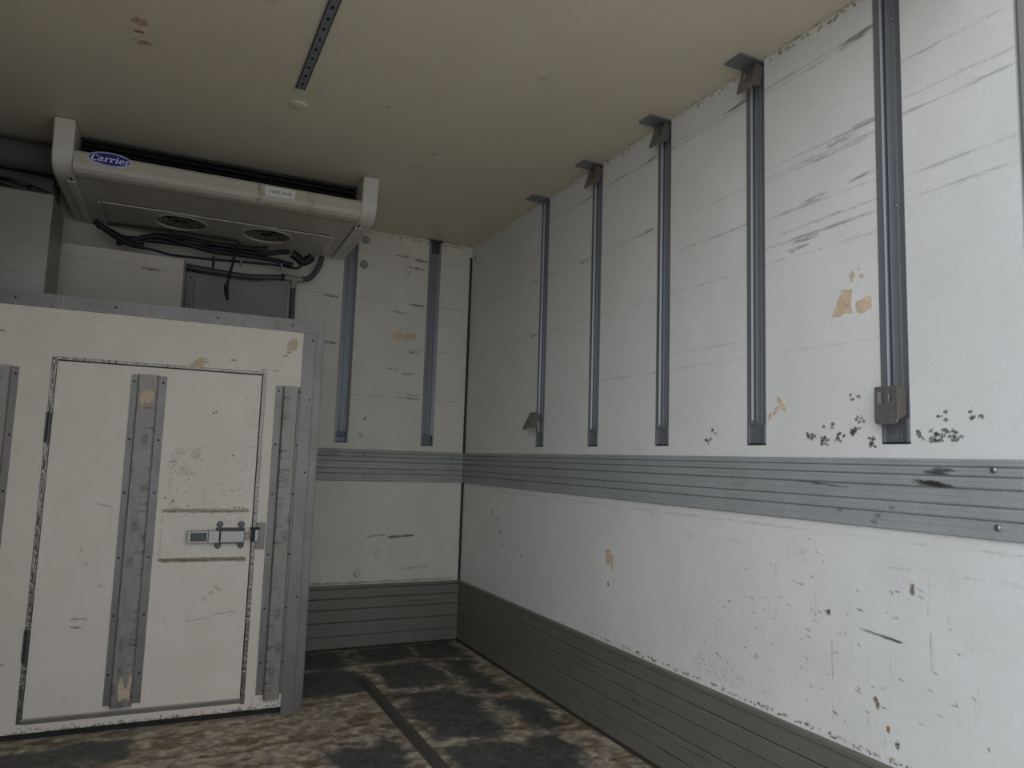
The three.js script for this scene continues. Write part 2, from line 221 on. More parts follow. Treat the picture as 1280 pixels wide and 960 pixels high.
const evapMap = texture(1180, 760, (g, w, h) => {                 // 1000 px per metre, seen from below
  const r = rng(57);
  g.fillStyle = 'rgb(182,173,154)'; g.fillRect(0, 0, w, h);
  specks(g, r, w, h, 700, GREY, 0.4, 1.5);
  for (const [x, y, rx, ry, n, c] of [[705, 20, 22, 10, 60, BROWN], [690, 34, 10, 20, 50, BROWN], [740, 40, 26, 8, 50, '138,108,74'], [910, 30, 40, 14, 90, '150,118,86'], [905, 44, 26, 8, 50, RUST], [960, 140, 16, 14, 26, BROWN], [1000, 200, 14, 10, 20, BROWN], [300, 250, 14, 8, 20, BROWN], [240, 90, 8, 8, 18, DARK], [820, 660, 14, 8, 50, '170,104,46']]) blot(g, r, x, y, rx, ry, n, c, 0.4, 2.4);
}, grain(10, 7));
const mottleMap = texture(512, 512, (g, w, h) => { g.fillStyle = 'rgb(202,203,205)'; g.fillRect(0, 0, w, h); const r = rng(61); for (let i = 0; i < 900; i++) { const y = r() * h; g.fillStyle = `rgba(${r() < 0.5 ? '228,229,230' : '150,150,150'},${0.18 * r()})`; g.fillRect(r() * w, y, 20 + 160 * r(), 0.7 + r()); } specks(g, r, w, h, 500, '110,106,100', 0.5, 1.8); }, grain(62, 22));
const wornMap = texture(512, 2048, (g, w, h) => {                // worn rub-rail face, 0.13 m x 1.25 m shown on each
  const r = rng(63); g.fillStyle = 'rgb(188,186,182)'; g.fillRect(0, 0, w, h);
  for (let k = 0; k < 26; k++) { const y = r() * h; for (let i = 0; i < 26; i++) smear(g, r, w * 0.1 + r() * w * 0.4, y + (r() - 0.5) * 24, w * 0.5 + r() * w * 0.4, y + (r() - 0.5) * 24, 2, 4, r() < 0.6 ? '70,68,68' : '214,212,208', 0.3, 60, 2.4); }
  for (let k = 0; k < 14; k++) blot(g, r, w * r(), h * r(), 90, 50, 240, '104,100,98', 0.2, 7);
  specks(g, r, w, h, 900, '70,66,62', 0.5, 4);
}, grain(64, 26));
const bandMap = texture(1024, 512, (g, w, h) => {
  const r = rng(65); g.fillStyle = 'rgb(172,176,174)'; g.fillRect(0, 0, w, h);
  for (let i = 0; i < 1700; i++) { const y = r() * h; g.fillStyle = `rgba(${r() < 0.5 ? '196,200,200' : '132,136,134'},${0.2 * r()})`; g.fillRect(r() * w - 60, y, 40 + 300 * r(), 0.6 + r()); }
  specks(g, r, w, h, 260, '214,212,206', 0.6, 2.2); specks(g, r, w, h, 420, '88,86,82', 0.5, 2);
  for (let k = 0; k < 7; k++) { const x = r() * w, y = r() * h; smear(g, r, x, y, x + 120, y + 4, 3, 40, '84,82,78', 0.35, 24, 1.6); }
}, grain(66, 14));
const markedMap = texture(2048, 128, (g, w, h) => {               // the middle strip of the right wall with its scuffs, 3.06 m x 0.19 m
  const r = rng(165), X = (z) => w - z / 3.06 * w, Y = (y) => h - (y - 0.88) / 0.19 * h;
  g.fillStyle = 'rgb(164,168,167)'; g.fillRect(0, 0, w, h);
  for (let i = 0; i < 1300; i++) { const y = r() * h; g.fillStyle = `rgba(${r() < 0.5 ? '192,196,196' : '130,134,132'},${0.2 * r()})`; g.fillRect(r() * w - 60, y, 40 + 300 * r(), 0.5 + 0.6 * r()); }
  for (const [z, y, n] of [[2.86, 1.028, 60], [2.88, 1.034, 40], [2.855, 1.003, 120], [2.875, 0.999, 60], [2.84, 1.006, 50]]) smear(g, r, X(z) - 16, Y(y), X(z) + 16, Y(y) - 1, 3, n, '52,50,48', 0.4, 14, 1.2);
  for (const [z, y] of [[2.55, 0.99], [2.6, 0.986], [2.5, 0.994]]) smear(g, r, X(z) - 20, Y(y), X(z) + 20, Y(y), 1, 30, '70,70,68', 0.35, 16, 0.9);
  for (const [z, y] of [[2.6, 0.925], [2.7, 0.905], [2.71, 0.92], [1.5, 0.95], [0.17, 1.0], [2.75, 0.94]]) blot(g, r, X(z), Y(y), 10, 6, 30, '74,72,70', 0.4, 1.6);
  for (let i = 0; i < 110; i++) { const z = 2.15 + 0.28 * r(), y = 0.9 + 0.15 * r(); blot(g, r, X(z), Y(y), 2, 2, 2, '220,220,216', 0.6, 1.3); }
  specks(g, r, w, h, 200, '208,208,204', 0.5, 1.6); specks(g, r, w, h, 260, '88,86,82', 0.5, 1.5);
}, grain(166, 12));
const paperMap = texture(256, 256, (g, w, h) => { g.fillStyle = 'rgb(205,182,152)'; g.fillRect(0, 0, w, h); const r = rng(67); for (let i = 0; i < 60; i++) smear(g, r, r() * w, r() * h, r() * w, r() * h, 3, 8, r() < 0.5 ? '176,140,106' : '226,212,188', 0.4, 26, 3); specks(g, r, w, h, 300, '120,88,60', 0.5, 4); }, grain(68, 26));
const fineBump = texture(512, 512, (g, w, h) => { g.fillStyle = '#808080'; g.fillRect(0, 0, w, h); }, (() => { const n = lattice(71); return (x, y, d, i) => { const v = 128 + (fbm(n, x / 22, y / 28, 4) - 0.5) * 150; d[i] = d[i + 1] = d[i + 2] = v; }; })(), false);
const rep = (t, u, v) => { const c = t.clone(); c.repeat.set(u, v); c.needsUpdate = true; return c; };

// ---------------------------------------------------------------- materials
const std = (o) => new THREE.MeshStandardMaterial(o);
const bump1 = rep(fineBump, 1.6, 1.6), bump4 = rep(fineBump, 5, 5);
const M = {
  wallRight: std({ map: wallRightMap, roughness: 0.5, bumpMap: bump1, bumpScale: 0.0012 }),
  wallBack: std({ map: wallBackMap, roughness: 0.5, bumpMap: bump1, bumpScale: 0.0012 }),
  wallLeftDim: std({ color: 0x7f786a, roughness: 0.6 }),  // unseen left wall, coloured dark so it bounces less light
  ceiling: std({ map: ceilingMap, roughness: 0.48, bumpMap: bump1, bumpScale: 0.001 }),
  floor: std({ map: floorMap, roughness: 0.6, bumpMap: bump4, bumpScale: 0.002 }),
  front: std({ map: frontMap, roughness: 0.5, bumpMap: bump1, bumpScale: 0.0012 }),
  door: std({ map: doorMap, roughness: 0.5, bumpMap: bump1, bumpScale: 0.0012 }),
  evap: std({ map: evapMap, roughness: 0.42 }),
  evapCap: std({ color: 0xc6bfae, roughness: 0.42 }),
  alu: std({ map: rep(mottleMap, 3, 3), color: 0xa39a8f, metalness: 0.7, roughness: 0.46, bumpMap: bump4, bumpScale: 0.0012 }),
  aluBright: std({ map: rep(mottleMap, 3, 3), color: 0xa89e90, metalness: 0.8, roughness: 0.26, bumpMap: bump4, bumpScale: 0.004 }),
  worn: std({ map: wornMap, color: 0xd0c8be, metalness: 0.6, roughness: 0.5, bumpMap: bump4, bumpScale: 0.0015 }),
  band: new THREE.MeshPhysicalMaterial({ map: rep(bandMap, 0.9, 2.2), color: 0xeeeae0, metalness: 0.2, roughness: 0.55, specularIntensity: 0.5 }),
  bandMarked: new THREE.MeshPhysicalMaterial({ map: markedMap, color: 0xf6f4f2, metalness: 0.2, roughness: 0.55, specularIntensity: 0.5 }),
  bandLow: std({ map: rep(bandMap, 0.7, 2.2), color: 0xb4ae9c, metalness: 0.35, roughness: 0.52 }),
  topDim: std({ color: 0x5c5346, roughness: 0.95 }),  // unseen compartment top, darkened to cut bounce light under the cooling unit
  lip: std({ color: 0xd2d4d6, metalness: 0.5, roughness: 0.3 }),
  hookArm: std({ color: 0x625a50, metalness: 0.3, roughness: 0.65 }),
  zinc: std({ color: 0x7f8184, metalness: 0.45, roughness: 0.45, bumpMap: bump4, bumpScale: 0.0008 }),
  zincDark: std({ color: 0x585653, metalness: 0.8, roughness: 0.5 }),
  steel: std({ color: 0x97938d, metalness: 0.85, roughness: 0.36 }),
  hookSteel: std({ map: rep(mottleMap, 8, 8), color: 0xb2aaa2, metalness: 0.75, roughness: 0.5 }),
  rust: std({ color: 0x6a3424, roughness: 0.8, metalness: 0.1 }),
  screw: std({ color: 0x8f8f8d, metalness: 0.85, roughness: 0.35 }),
  dark: std({ color: 0x24211d, roughness: 0.8 }),
  runner: std({ color: 0x55504a, roughness: 0.6, metalness: 0.2, bumpMap: bump4, bumpScale: 0.002 }),
  board: std({ map: wallBackMap, color: 0xf2eee8, roughness: 0.6 }),
  gapFill: std({ color: 0x56534d, roughness: 0.9 }),  // colour of the added pipes that darken the gap
  sealant: std({ color: 0x3a3026, roughness: 0.85 }),
  rubber: std({ color: 0x17171a, roughness: 0.6 }),
  hose: std({ color: 0x4a4a44, roughness: 0.5 }),
  pvc: std({ color: 0x8e8a80, roughness: 0.45 }),
  grille: std({ color: 0x1d1d21, metalness: 0.3, roughness: 0.45 }),
  coil: std({ color: 0x101012, roughness: 0.85 }),
  sheet: std({ map: rep(mottleMap, 1.2, 1.2), color: 0xaca796, metalness: 0.4, roughness: 0.36 }),
  greySheet: std({ color: 0x8f8b7f, roughness: 0.55, bumpMap: bump1, bumpScale: 0.001 }),
  paper: std({ map: rep(paperMap, 7, 7), roughness: 0.9 }),
  plug: std({ color: 0x8d8b85, roughness: 0.5 }),
  plugPale: std({ color: 0xc4bfa8, roughness: 0.5 }),
  concrete: std({ color: 0xc4c0b8, roughness: 0.95 }),
};

// ---------------------------------------------------------------- the body: floor, ceiling, walls with recesses for the tracks
const TRACK_Y = 1.095, TRACK_Z = [0.924, 1.388, 1.846, 2.3, 2.757], BACK_X = [-0.728, -0.236], RW = 0.0375, SKIN = 0.03;
{
  const mapR = (g) => mapUV(g, (x, y, z) => [z / ZE, y / H]);
  const s = rectShape(0, ZE, 0, H - 0.0005); for (const z of TRACK_Z) s.holes.push(rectPath(z - RW, z + RW, TRACK_Y, H - 0.001));
  const skin = extrude(s, SKIN).rotateY(-Math.PI / 2).translate(SKIN, 0, 0);
  struct('wall_right', [mapR(skin), mapR(bx(SKIN, 0.09, 0, H, -0.09, ZE))], M.wallRight, 'white right side wall with five recessed vertical tracks and dark rub marks');
  const mapB = (g) => mapUV(g, (x, y) => [(x + 2.54) / BW, y / H]);
  const b = rectShape(XL, 0, 0, H - 0.0005); for (const x of BACK_X) b.holes.push(rectPath(x - RW, x + RW, TRACK_Y, H - 0.001));
  struct('wall_back', [mapB(extrude(b, SKIN).translate(0, 0, -SKIN)), mapB(bx(XL, 0, 0, H, -0.09, -SKIN))], M.wallBack, 'white end wall with two recessed tracks behind the low compartment');
  struct('wall_left', boxUV(bx(XL - 0.09, XL, 0, H, -0.09, ZE)), M.wallLeftDim, 'unseen left side wall, made grey-brown to dim the left side');
  struct('ceiling', mapUV(bx(XL - 0.09, 0.09, H, H + 0.09, -0.09, ZE + 0.14), (x, y, z) => [(x + 2.54) * 540 / 1400, (z + 0.05) * 540 / 1700]), M.ceiling, 'cream ceiling panel with a few brown stains');
  struct('floor', mapUV(bx(XL - 0.09, 0.09, -0.12, 0, -0.09, ZE + 0.14), (x, y, z) => [(x + 2.54) * 540 / 1400, (z + 0.05) * 540 / 2000]), M.floor, 'worn brown coated floor with dark rubbed fields');
  struct('trim_1', boxUV(bx(-0.014, 0.002, TRACK_Y * 0 + 0.335, 2.235, 0, 0.005, 0.002)), M.sealant, 'dark sealant bead in the corner of end wall and right wall');
  struct('trim_2', boxUV(bx(-0.016, 0, 0, 0.013, 0.012, ZE)), M.sealant, 'dark dirty seal along the foot of the right wall');
  struct('trim_3', boxUV(bx(-1.3, -0.016, 0, 0.012, 0, 0.016)), M.sealant, 'dark dirty seal along the foot of the end wall');
  struct('trim_4', boxUV(bx(0.001, 0.09, 0, H, ZE + 0.007, ZE + 0.14, 0.004)), M.plug, 'grey rear door post at the end of the right wall');
  struct('trim_5', boxUV(bx(XL - 0.09, XL - 0.001, 0, H, ZE + 0.007, ZE + 0.14, 0.004)), M.plug, 'grey rear door post at the end of the left wall');
  struct('ground', boxUV(bx(-60, 60, -1.35, -1.25, -40, 60)), M.concrete, 'concrete yard outside the open rear doors');
}
// profiled aluminium strips: separate planks with their own edges
function strip(name, label, y0, y1, cuts, proud, length, place, mat = M.band, uv = boxUV) {
  const g = structGroup(name, label);
  for (let i = 0; i + 1 < cuts.length; i++) {
    const a = y0 + (y1 - y0) * cuts[i] + 0.0009, b = y0 + (y1 - y0) * cuts[i + 1] - 0.0009, d = proud[i];
    part('plank', uv(extrude(shapeOf([[0, a], [d - 0.003, a], [d, a + 0.003], [d, (a + b) / 2 - 0.002], [d - 0.0008, (a + b) / 2], [d, (a + b) / 2 + 0.002], [d, b - 0.004], [d - 0.003, b], [0, b]]), length)), mat, g);
  }
  place(g); return g;
}
const onRight = (g) => { g.scale.set(1, 1, 1); g.rotation.y = Math.PI; g.position.set(0, 0, ZE - 0.012); };
const onBack = (g) => { g.rotation.y = -Math.PI / 2; g.position.set(-0.012, 0, 0); };
const MID = [0, 0.24, 0.4, 0.62, 0.77, 0.89, 1], LOW = [0, 0.21, 0.42, 0.62, 0.79, 0.945, 1];
const midRight = strip('trim_6', 'grey ribbed metal rub strip along the middle of the right wall', 0.8886, 1.0616, MID, [0.012, 0.014, 0.0125, 0.016, 0.0135, 0.011], ZE - 0.016, onRight, M.bandMarked, (g) => mapUV(g, (x, y, z) => [(z + 0.012) / 3.06, (y - 0.88) / 0.19]));
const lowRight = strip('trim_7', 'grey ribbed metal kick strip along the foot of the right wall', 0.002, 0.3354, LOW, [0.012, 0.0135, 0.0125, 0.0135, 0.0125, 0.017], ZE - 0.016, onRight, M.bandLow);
const midBack = strip('trim_8', 'grey ribbed metal rub strip across the middle of the end wall', 0.8886, 1.0616, MID, [0.012, 0.0135, 0.0125, 0.015, 0.013, 0.011], 2.4, onBack);
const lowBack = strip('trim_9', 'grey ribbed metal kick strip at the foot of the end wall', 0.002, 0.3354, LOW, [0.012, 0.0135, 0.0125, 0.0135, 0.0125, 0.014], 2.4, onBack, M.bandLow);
{
  const head = () => new THREE.SphereGeometry(0.0075, 10, 6, 0, 6.284, 0, 1.571).scale(1, 0.6, 1).rotateZ(-Math.PI / 2);
  for (const [z, y] of [[2.99, 1.038], [2.994, 0.917], [0.17, 0.95]]) part('screw', head().translate(0.0135, y, ZE - 0.012 - z), M.screw, midRight);
  for (const [x, y] of [[-0.60, 1.035], [-0.60, 0.915], [-0.09, 1.03], [-0.09, 0.91]]) part('screw', head().translate(0.0135, y, -x - 0.012), M.screw, midBack);
  for (const [x, y] of [[-0.53, 0.309], [-0.45, 0.224], [-0.2, 0.06]]) part('screw', head().translate(0.0135, y, -x - 0.012), M.screw, lowBack);
  for (const [z, y] of [[0.95, 0.15], [2.2, 0.1]]) part('screw', head().translate(0.0135, y, ZE - 0.012 - z), M.screw, lowRight);
}

// ---------------------------------------------------------------- vertical tracks, built in (along the wall, up, out of the wall)
const TL = H - TRACK_Y - 0.002;
function makeTrack(plate) {
  const t = new THREE.Group();
  const W = RW - 0.0005, prof = [[-W, 0.002], [-0.0195, 0.002], [-0.0185, 0.0045], [-0.0165, 0.0045], [-0.0165, -0.02], [-0.0095, -0.02], [-0.0095, -0.007], [0.0125, -0.007], [0.0132, -0.004], [0.0152, -0.004], [0.016, -0.007], [0.02, -0.007], [W, 0.0015], [W, -0.0015], [0.021, -0.0105], [-0.0065, -0.0105], [-0.0065, -0.023], [-0.0195, -0.023], [-0.0195, -0.0015], [-W, -0.0015]];
  part('channel', boxUV(alongY(prof, 0.062, TL)), M.zinc, t);
  part('edge_lip', boxUV(bx(-0.0164, -0.0155, 0.075, TL - 0.01, -0.004, 0.0046)), M.lip, t);
  // flared pan at the lower end, open below
  const pan = [bx(-W, -W + 0.009, 0.004, 0.062, -0.027, 0.0028, 0.001), bx(W - 0.009, W, 0.004, 0.062, -0.027, 0.0028, 0.001), bx(-W, W, 0.004, 0.062, -0.0285, -0.024)];
  for (const u of [-0.012, 0, 0.012]) pan.push(bx(u - 0.002, u + 0.002, 0.014, 0.062, -0.024, -0.019, 0.001));
  pan.push(new THREE.BoxGeometry(2 * W - 0.02, 0.034, 0.002).rotateX(0.35).translate(0, 0.046, -0.015));
  part('end_pan', boxUV(merge(pan)), M.zinc, t);
  part('foot_seal', boxUV(bx(-W, W, 0.0003, 0.006, -0.0285, 0.0015)), M.dark, t);
  for (const y of [0.09, 0.6, 1.1]) part('screw', new THREE.SphereGeometry(0.0055, 10, 6).scale(1, 1, 0.6).translate(0.009, y, -0.006), M.screw, t);
  if (plate) part('ceiling_plate', boxUV(bx(-0.037, 0.037, TL - 0.005, TL - 0.0005, 0.0, 0.094, 0.001)), M.zinc, t);
  else part('top_stop', boxUV(merge([bx(-0.035, 0.035, TL - 0.008, TL - 0.001, 0, 0.03, 0.001), bx(-0.022, 0.022, TL - 0.075, TL - 0.008, -0.01, 0.012, 0.003)])), M.zincDark, t);
  return t;
}
const trackRight = makeTrack(true), trackBack = makeTrack(false);
const RIGHT_LABELS = [
  'wall track on the right wall closest to the corner, small hook near its foot',
  'wall track on the right wall second from the corner, hook under its ceiling plate',
  'middle one of the five right-wall tracks, standing above a tan label scrap',
  'galvanised wall track on the right wall with tan torn paper beside its foot',
  'widest-looking galvanised wall track, nearest the rear post, broad flat hook near its foot'];
TRACK_Z.forEach((z, i) => { const t = i ? trackRight.clone() : trackRight; t.name = numbered('wall_track'); t.position.set(0, TRACK_Y, z); t.rotation.y = -Math.PI / 2; t.userData = { label: RIGHT_LABELS[i], category: 'track', group: 'vertical tracks recessed in the right wall' }; scene.add(t); });
BACK_X.forEach((x, i) => { const t = i ? trackBack.clone() : trackBack; t.name = numbered('wall_track'); t.position.set(x, TRACK_Y, 0); t.userData = { label: ['grey track on the end wall beside the compartment, its top hidden by the cooling unit', 'grey track on the end wall nearest the room corner, dark stop at its top'][i], category: 'track', group: 'vertical tracks recessed in the end wall' }; scene.add(t); });

// hooks that slide in the tracks
function makeHook() {
  const t = new THREE.Group();
  const s = new THREE.Shape(); const a = 0.031, hb = 0.046, q = 0.012;
  s.moveTo(-a, hb); s.lineTo(a, hb); s.lineTo(a, -hb + q); s.quadraticCurveTo(a, -hb, a - q, -hb); s.lineTo(-a + q, -hb); s.quadraticCurveTo(-a, -hb, -a, -hb + q); s.closePath();
  for (const u of [-0.008, 0.012]) { const c = u - 0.006; const o = new THREE.Path(); o.moveTo(c - 0.005, 0.034); o.lineTo(c - 0.005, 0.006); o.quadraticCurveTo(c, 0.0, c + 0.005, 0.006); o.lineTo(c + 0.005, 0.034); o.closePath(); if (u < 0) s.holes.push(o); else { const o2 = new THREE.Path(); o2.moveTo(u - 0.004, 0.028); o2.lineTo(u - 0.004, 0.01); o2.lineTo(u + 0.003, 0.01); o2.lineTo(u + 0.003, 0.028); o2.closePath(); s.holes.push(o2); } }
  part('face_plate', boxUV(extrude(s, 0.004, 0.0008).translate(0, 0, 0.03)), M.hookSteel, t);
  part('arm', boxUV(merge([extrude(shapeOf([[0, 0.046], [0.035, 0.046], [0.035, -0.034], [0.022, -0.034], [0, -0.02]]), 0.004, 0.0008).rotateY(-Math.PI / 2).translate(0.0315, 0, 0)])), M.hookArm, t);
  part('hinge_pin', cyl(0.0035, 0.062, 10).rotateZ(Math.PI / 2).translate(0, 0.044, 0.0285), M.rust, t);
  return t;
}
const hookProto = makeHook();
[[0, 1.2, 0.028, 26, 'small grey steel hook tilted out from the corner track, near the track foot'],
 [1, 2.235, 0.004, 17, 'grey steel hook hanging under the ceiling plate of the second track from the corner'],
 [2, 2.235, 0.004, 18, 'grey steel hook hanging under the ceiling plate of the middle right-wall track'],
 [3, 2.235, 0.004, 17, 'grey steel hook hanging under the ceiling plate of the track beside the torn paper'],
 [4, 1.187, 0.0, 1, 'broad grey steel hook with two slots and a rusty pin, low on the nearest track']].forEach(([k, y, out, tilt, label], i) => {
  const o = i ? hookProto.clone() : hookProto; o.name = numbered('track_hook');
  o.rotation.order = 'YXZ'; o.rotation.set(-tilt * D2R, -Math.PI / 2, 0); o.position.set(-0.003 - out, y, TRACK_Z[k]);
  o.userData = { label, category: 'hook', group: 'steel hooks in the wall tracks' }; scene.add(o);
});

// ---------------------------------------------------------------- scraps of torn tan paper stuck to walls and metal
function scrap(parent, polys, toWorld) {                         // outline in metres on its surface, 0.5 mm thick, raggedly edged
  const r = rng(Math.round(polys[0][0][0] * 1e4) + 991);
  const geos = polys.map((pts) => {
    const out = [];
    pts.forEach(([x, y], i) => { const [x2, y2] = pts[(i + 1) % pts.length], n = Math.max(2, Math.round(Math.hypot(x2 - x, y2 - y) / 0.006)); for (let k = 0; k < n; k++) { const t = k / n, j = k ? 0.0035 : 0; out.push([x + (x2 - x) * t + (r() - 0.5) * j, y + (y2 - y) * t + (r() - 0.5) * j]); } });
    return toWorld(boxUV(extrude(shapeOf(out), 0.0006)));
  });
  const m = part('label_remnant', geos, M.paper, parent); m.userData.label = 'torn tan paper remnant'; return m;
}
const wallR = scene.getObjectByName('wall_right'), wallB = scene.getObjectByName('wall_back');
const onR = (g) => g.rotateY(-Math.PI / 2), onB = (g) => g;
// right wall: (z, y)
scrap(wallR, [[[2.575, 1.44], [2.59, 1.47], [2.61, 1.51], [2.64, 1.505], [2.636, 1.47], [2.64, 1.44], [2.617, 1.445], [2.6, 1.436]], [[2.652, 1.44], [2.65, 1.468], [2.697, 1.478], [2.697, 1.446], [2.67, 1.434]], [[2.632, 1.543], [2.643, 1.555], [2.65, 1.545], [2.64, 1.522]], [[2.66, 1.535], [2.675, 1.527], [2.68, 1.533], [2.67, 1.542]], [[2.655, 1.556], [2.665, 1.558], [2.663, 1.548]], [[2.572, 1.427], [2.58, 1.437], [2.577, 1.425]]], onR);
scrap(wallR, [[[2.347, 1.168], [2.35, 1.186], [2.36, 1.192], [2.358, 1.172]], [[2.364, 1.178], [2.372, 1.205], [2.385, 1.21], [2.378, 1.186]], [[2.378, 1.226], [2.385, 1.24], [2.398, 1.225], [2.415, 1.2], [2.41, 1.188], [2.395, 1.205], [2.386, 1.196], [2.39, 1.215]]], onR);
scrap(wallR, [[[1.495, 0.69], [1.5, 0.64], [1.517, 0.625], [1.527, 0.645], [1.55, 0.605], [1.558, 0.62], [1.55, 0.66], [1.555, 0.678], [1.535, 0.672], [1.53, 0.69]]], onR);
scrap(wallB, [[[-0.465, 1.728], [-0.462, 1.685], [-0.42, 1.69], [-0.41, 1.728], [-0.43, 1.735]], [[-0.405, 1.692], [-0.4, 1.732], [-0.33, 1.74], [-0.325, 1.7], [-0.36, 1.695]]], onB);
const onMid = (d) => (g) => g.rotateY(-Math.PI / 2).rotateY(Math.PI).translate(d, 0, ZE - 0.012);
scrap(midRight, [[[-2.83, 1.0], [-2.84, 0.972], [-2.875, 0.972], [-2.885, 0.982], [-2.88, 0.998]].map(([z, y]) => [z, y - 0.002])], (g) => g.rotateY(Math.PI / 2).translate(0.0126, 0, ZE - 0.012));
scrap(midRight, [[[-2.155, 0.958], [-2.16, 0.938], [-2.25, 0.928], [-2.265, 0.936], [-2.26, 0.95], [-2.2, 0.957]]], (g) => g.rotateY(Math.PI / 2).translate(0.0126, 0, ZE - 0.012));

// ---------------------------------------------------------------- round plugs, floor runner, ceiling rail
for (const [y, l] of [[2.238, 'upper of two round grey plugs on the end wall beside the cooling unit'], [2.095, 'lower of two round grey plugs on the end wall beside the cooling unit']]) {
  const t = thing('wall_plug', l, 'plug', [-0.655, y, 0], 'round grey plugs on the end wall');
  part('cap', new THREE.LatheGeometry([[0, 0.009], [0.018, 0.008], [0.0235, 0.004], [0.024, 0]].map(([a, b]) => new THREE.Vector2(a, b)), 28).rotateX(Math.PI / 2), M.plug, t);
}
{
  const t = thing('ceiling_rail', 'narrow grey perforated rail running lengthwise along the ceiling', 'rail', [-1.263, H - 0.0005, 1.43]);
  const L = ZE - 1.45, s = rectShape(-0.014, 0.014, 0, L); for (let z = 0.04; z < L - 0.02; z += 0.06) { const o = new THREE.Path(); o.absellipse(0, z, 0.005, 0.009, 0, Math.PI * 2, true, 0); s.holes.push(o); }
  part('rail_face', boxUV(extrude(s, 0.0015, 0, 1, 6).rotateX(Math.PI / 2).translate(0, -0.004, 0)), M.zinc, t);
  part('rail_bed', boxUV(merge([bx(-0.016, -0.0125, -0.006, 0, 0, L), bx(0.0125, 0.016, -0.006, 0, 0, L), bx(-0.0125, 0.0125, -0.001, 0, 0, L)])), M.zincDark, t);
  part('end_cap', boxUV(bx(-0.017, 0.017, -0.0065, 0, -0.018, 0, 0.002)), M.plugPale, t);
  const p = thing('ceiling_plug', 'pale oval-looking round plug on the ceiling at the end of the rail', 'plug', [-1.247, H, 1.3]);
  part('cap', new THREE.LatheGeometry([[0, -0.009], [0.024, -0.008], [0.031, -0.004], [0.032, 0]].map(([a, b]) => new THREE.Vector2(a, b)), 30), M.plugPale, p);
  const f = thing('floor_runner', 'dark raised metal runner strip lying lengthwise on the floor', 'runner', [-0.685, 0, 0.555]);
  part('runner_bar', boxUV(alongZ([[-0.03, 0], [-0.03, 0.003], [-0.022, 0.012], [-0.016, 0.02], [0.004, 0.021], [0.01, 0.014], [0.012, 0]], ZE - 0.6)), M.runner, f);
  part('runner_lip', boxUV(bx(0.0125, 0.022, 0, 0.004, 0, ZE - 0.6, 0.001)), M.sealant, f);
}
function alongZ(pts, len) { return extrude(shapeOf(pts), len); }

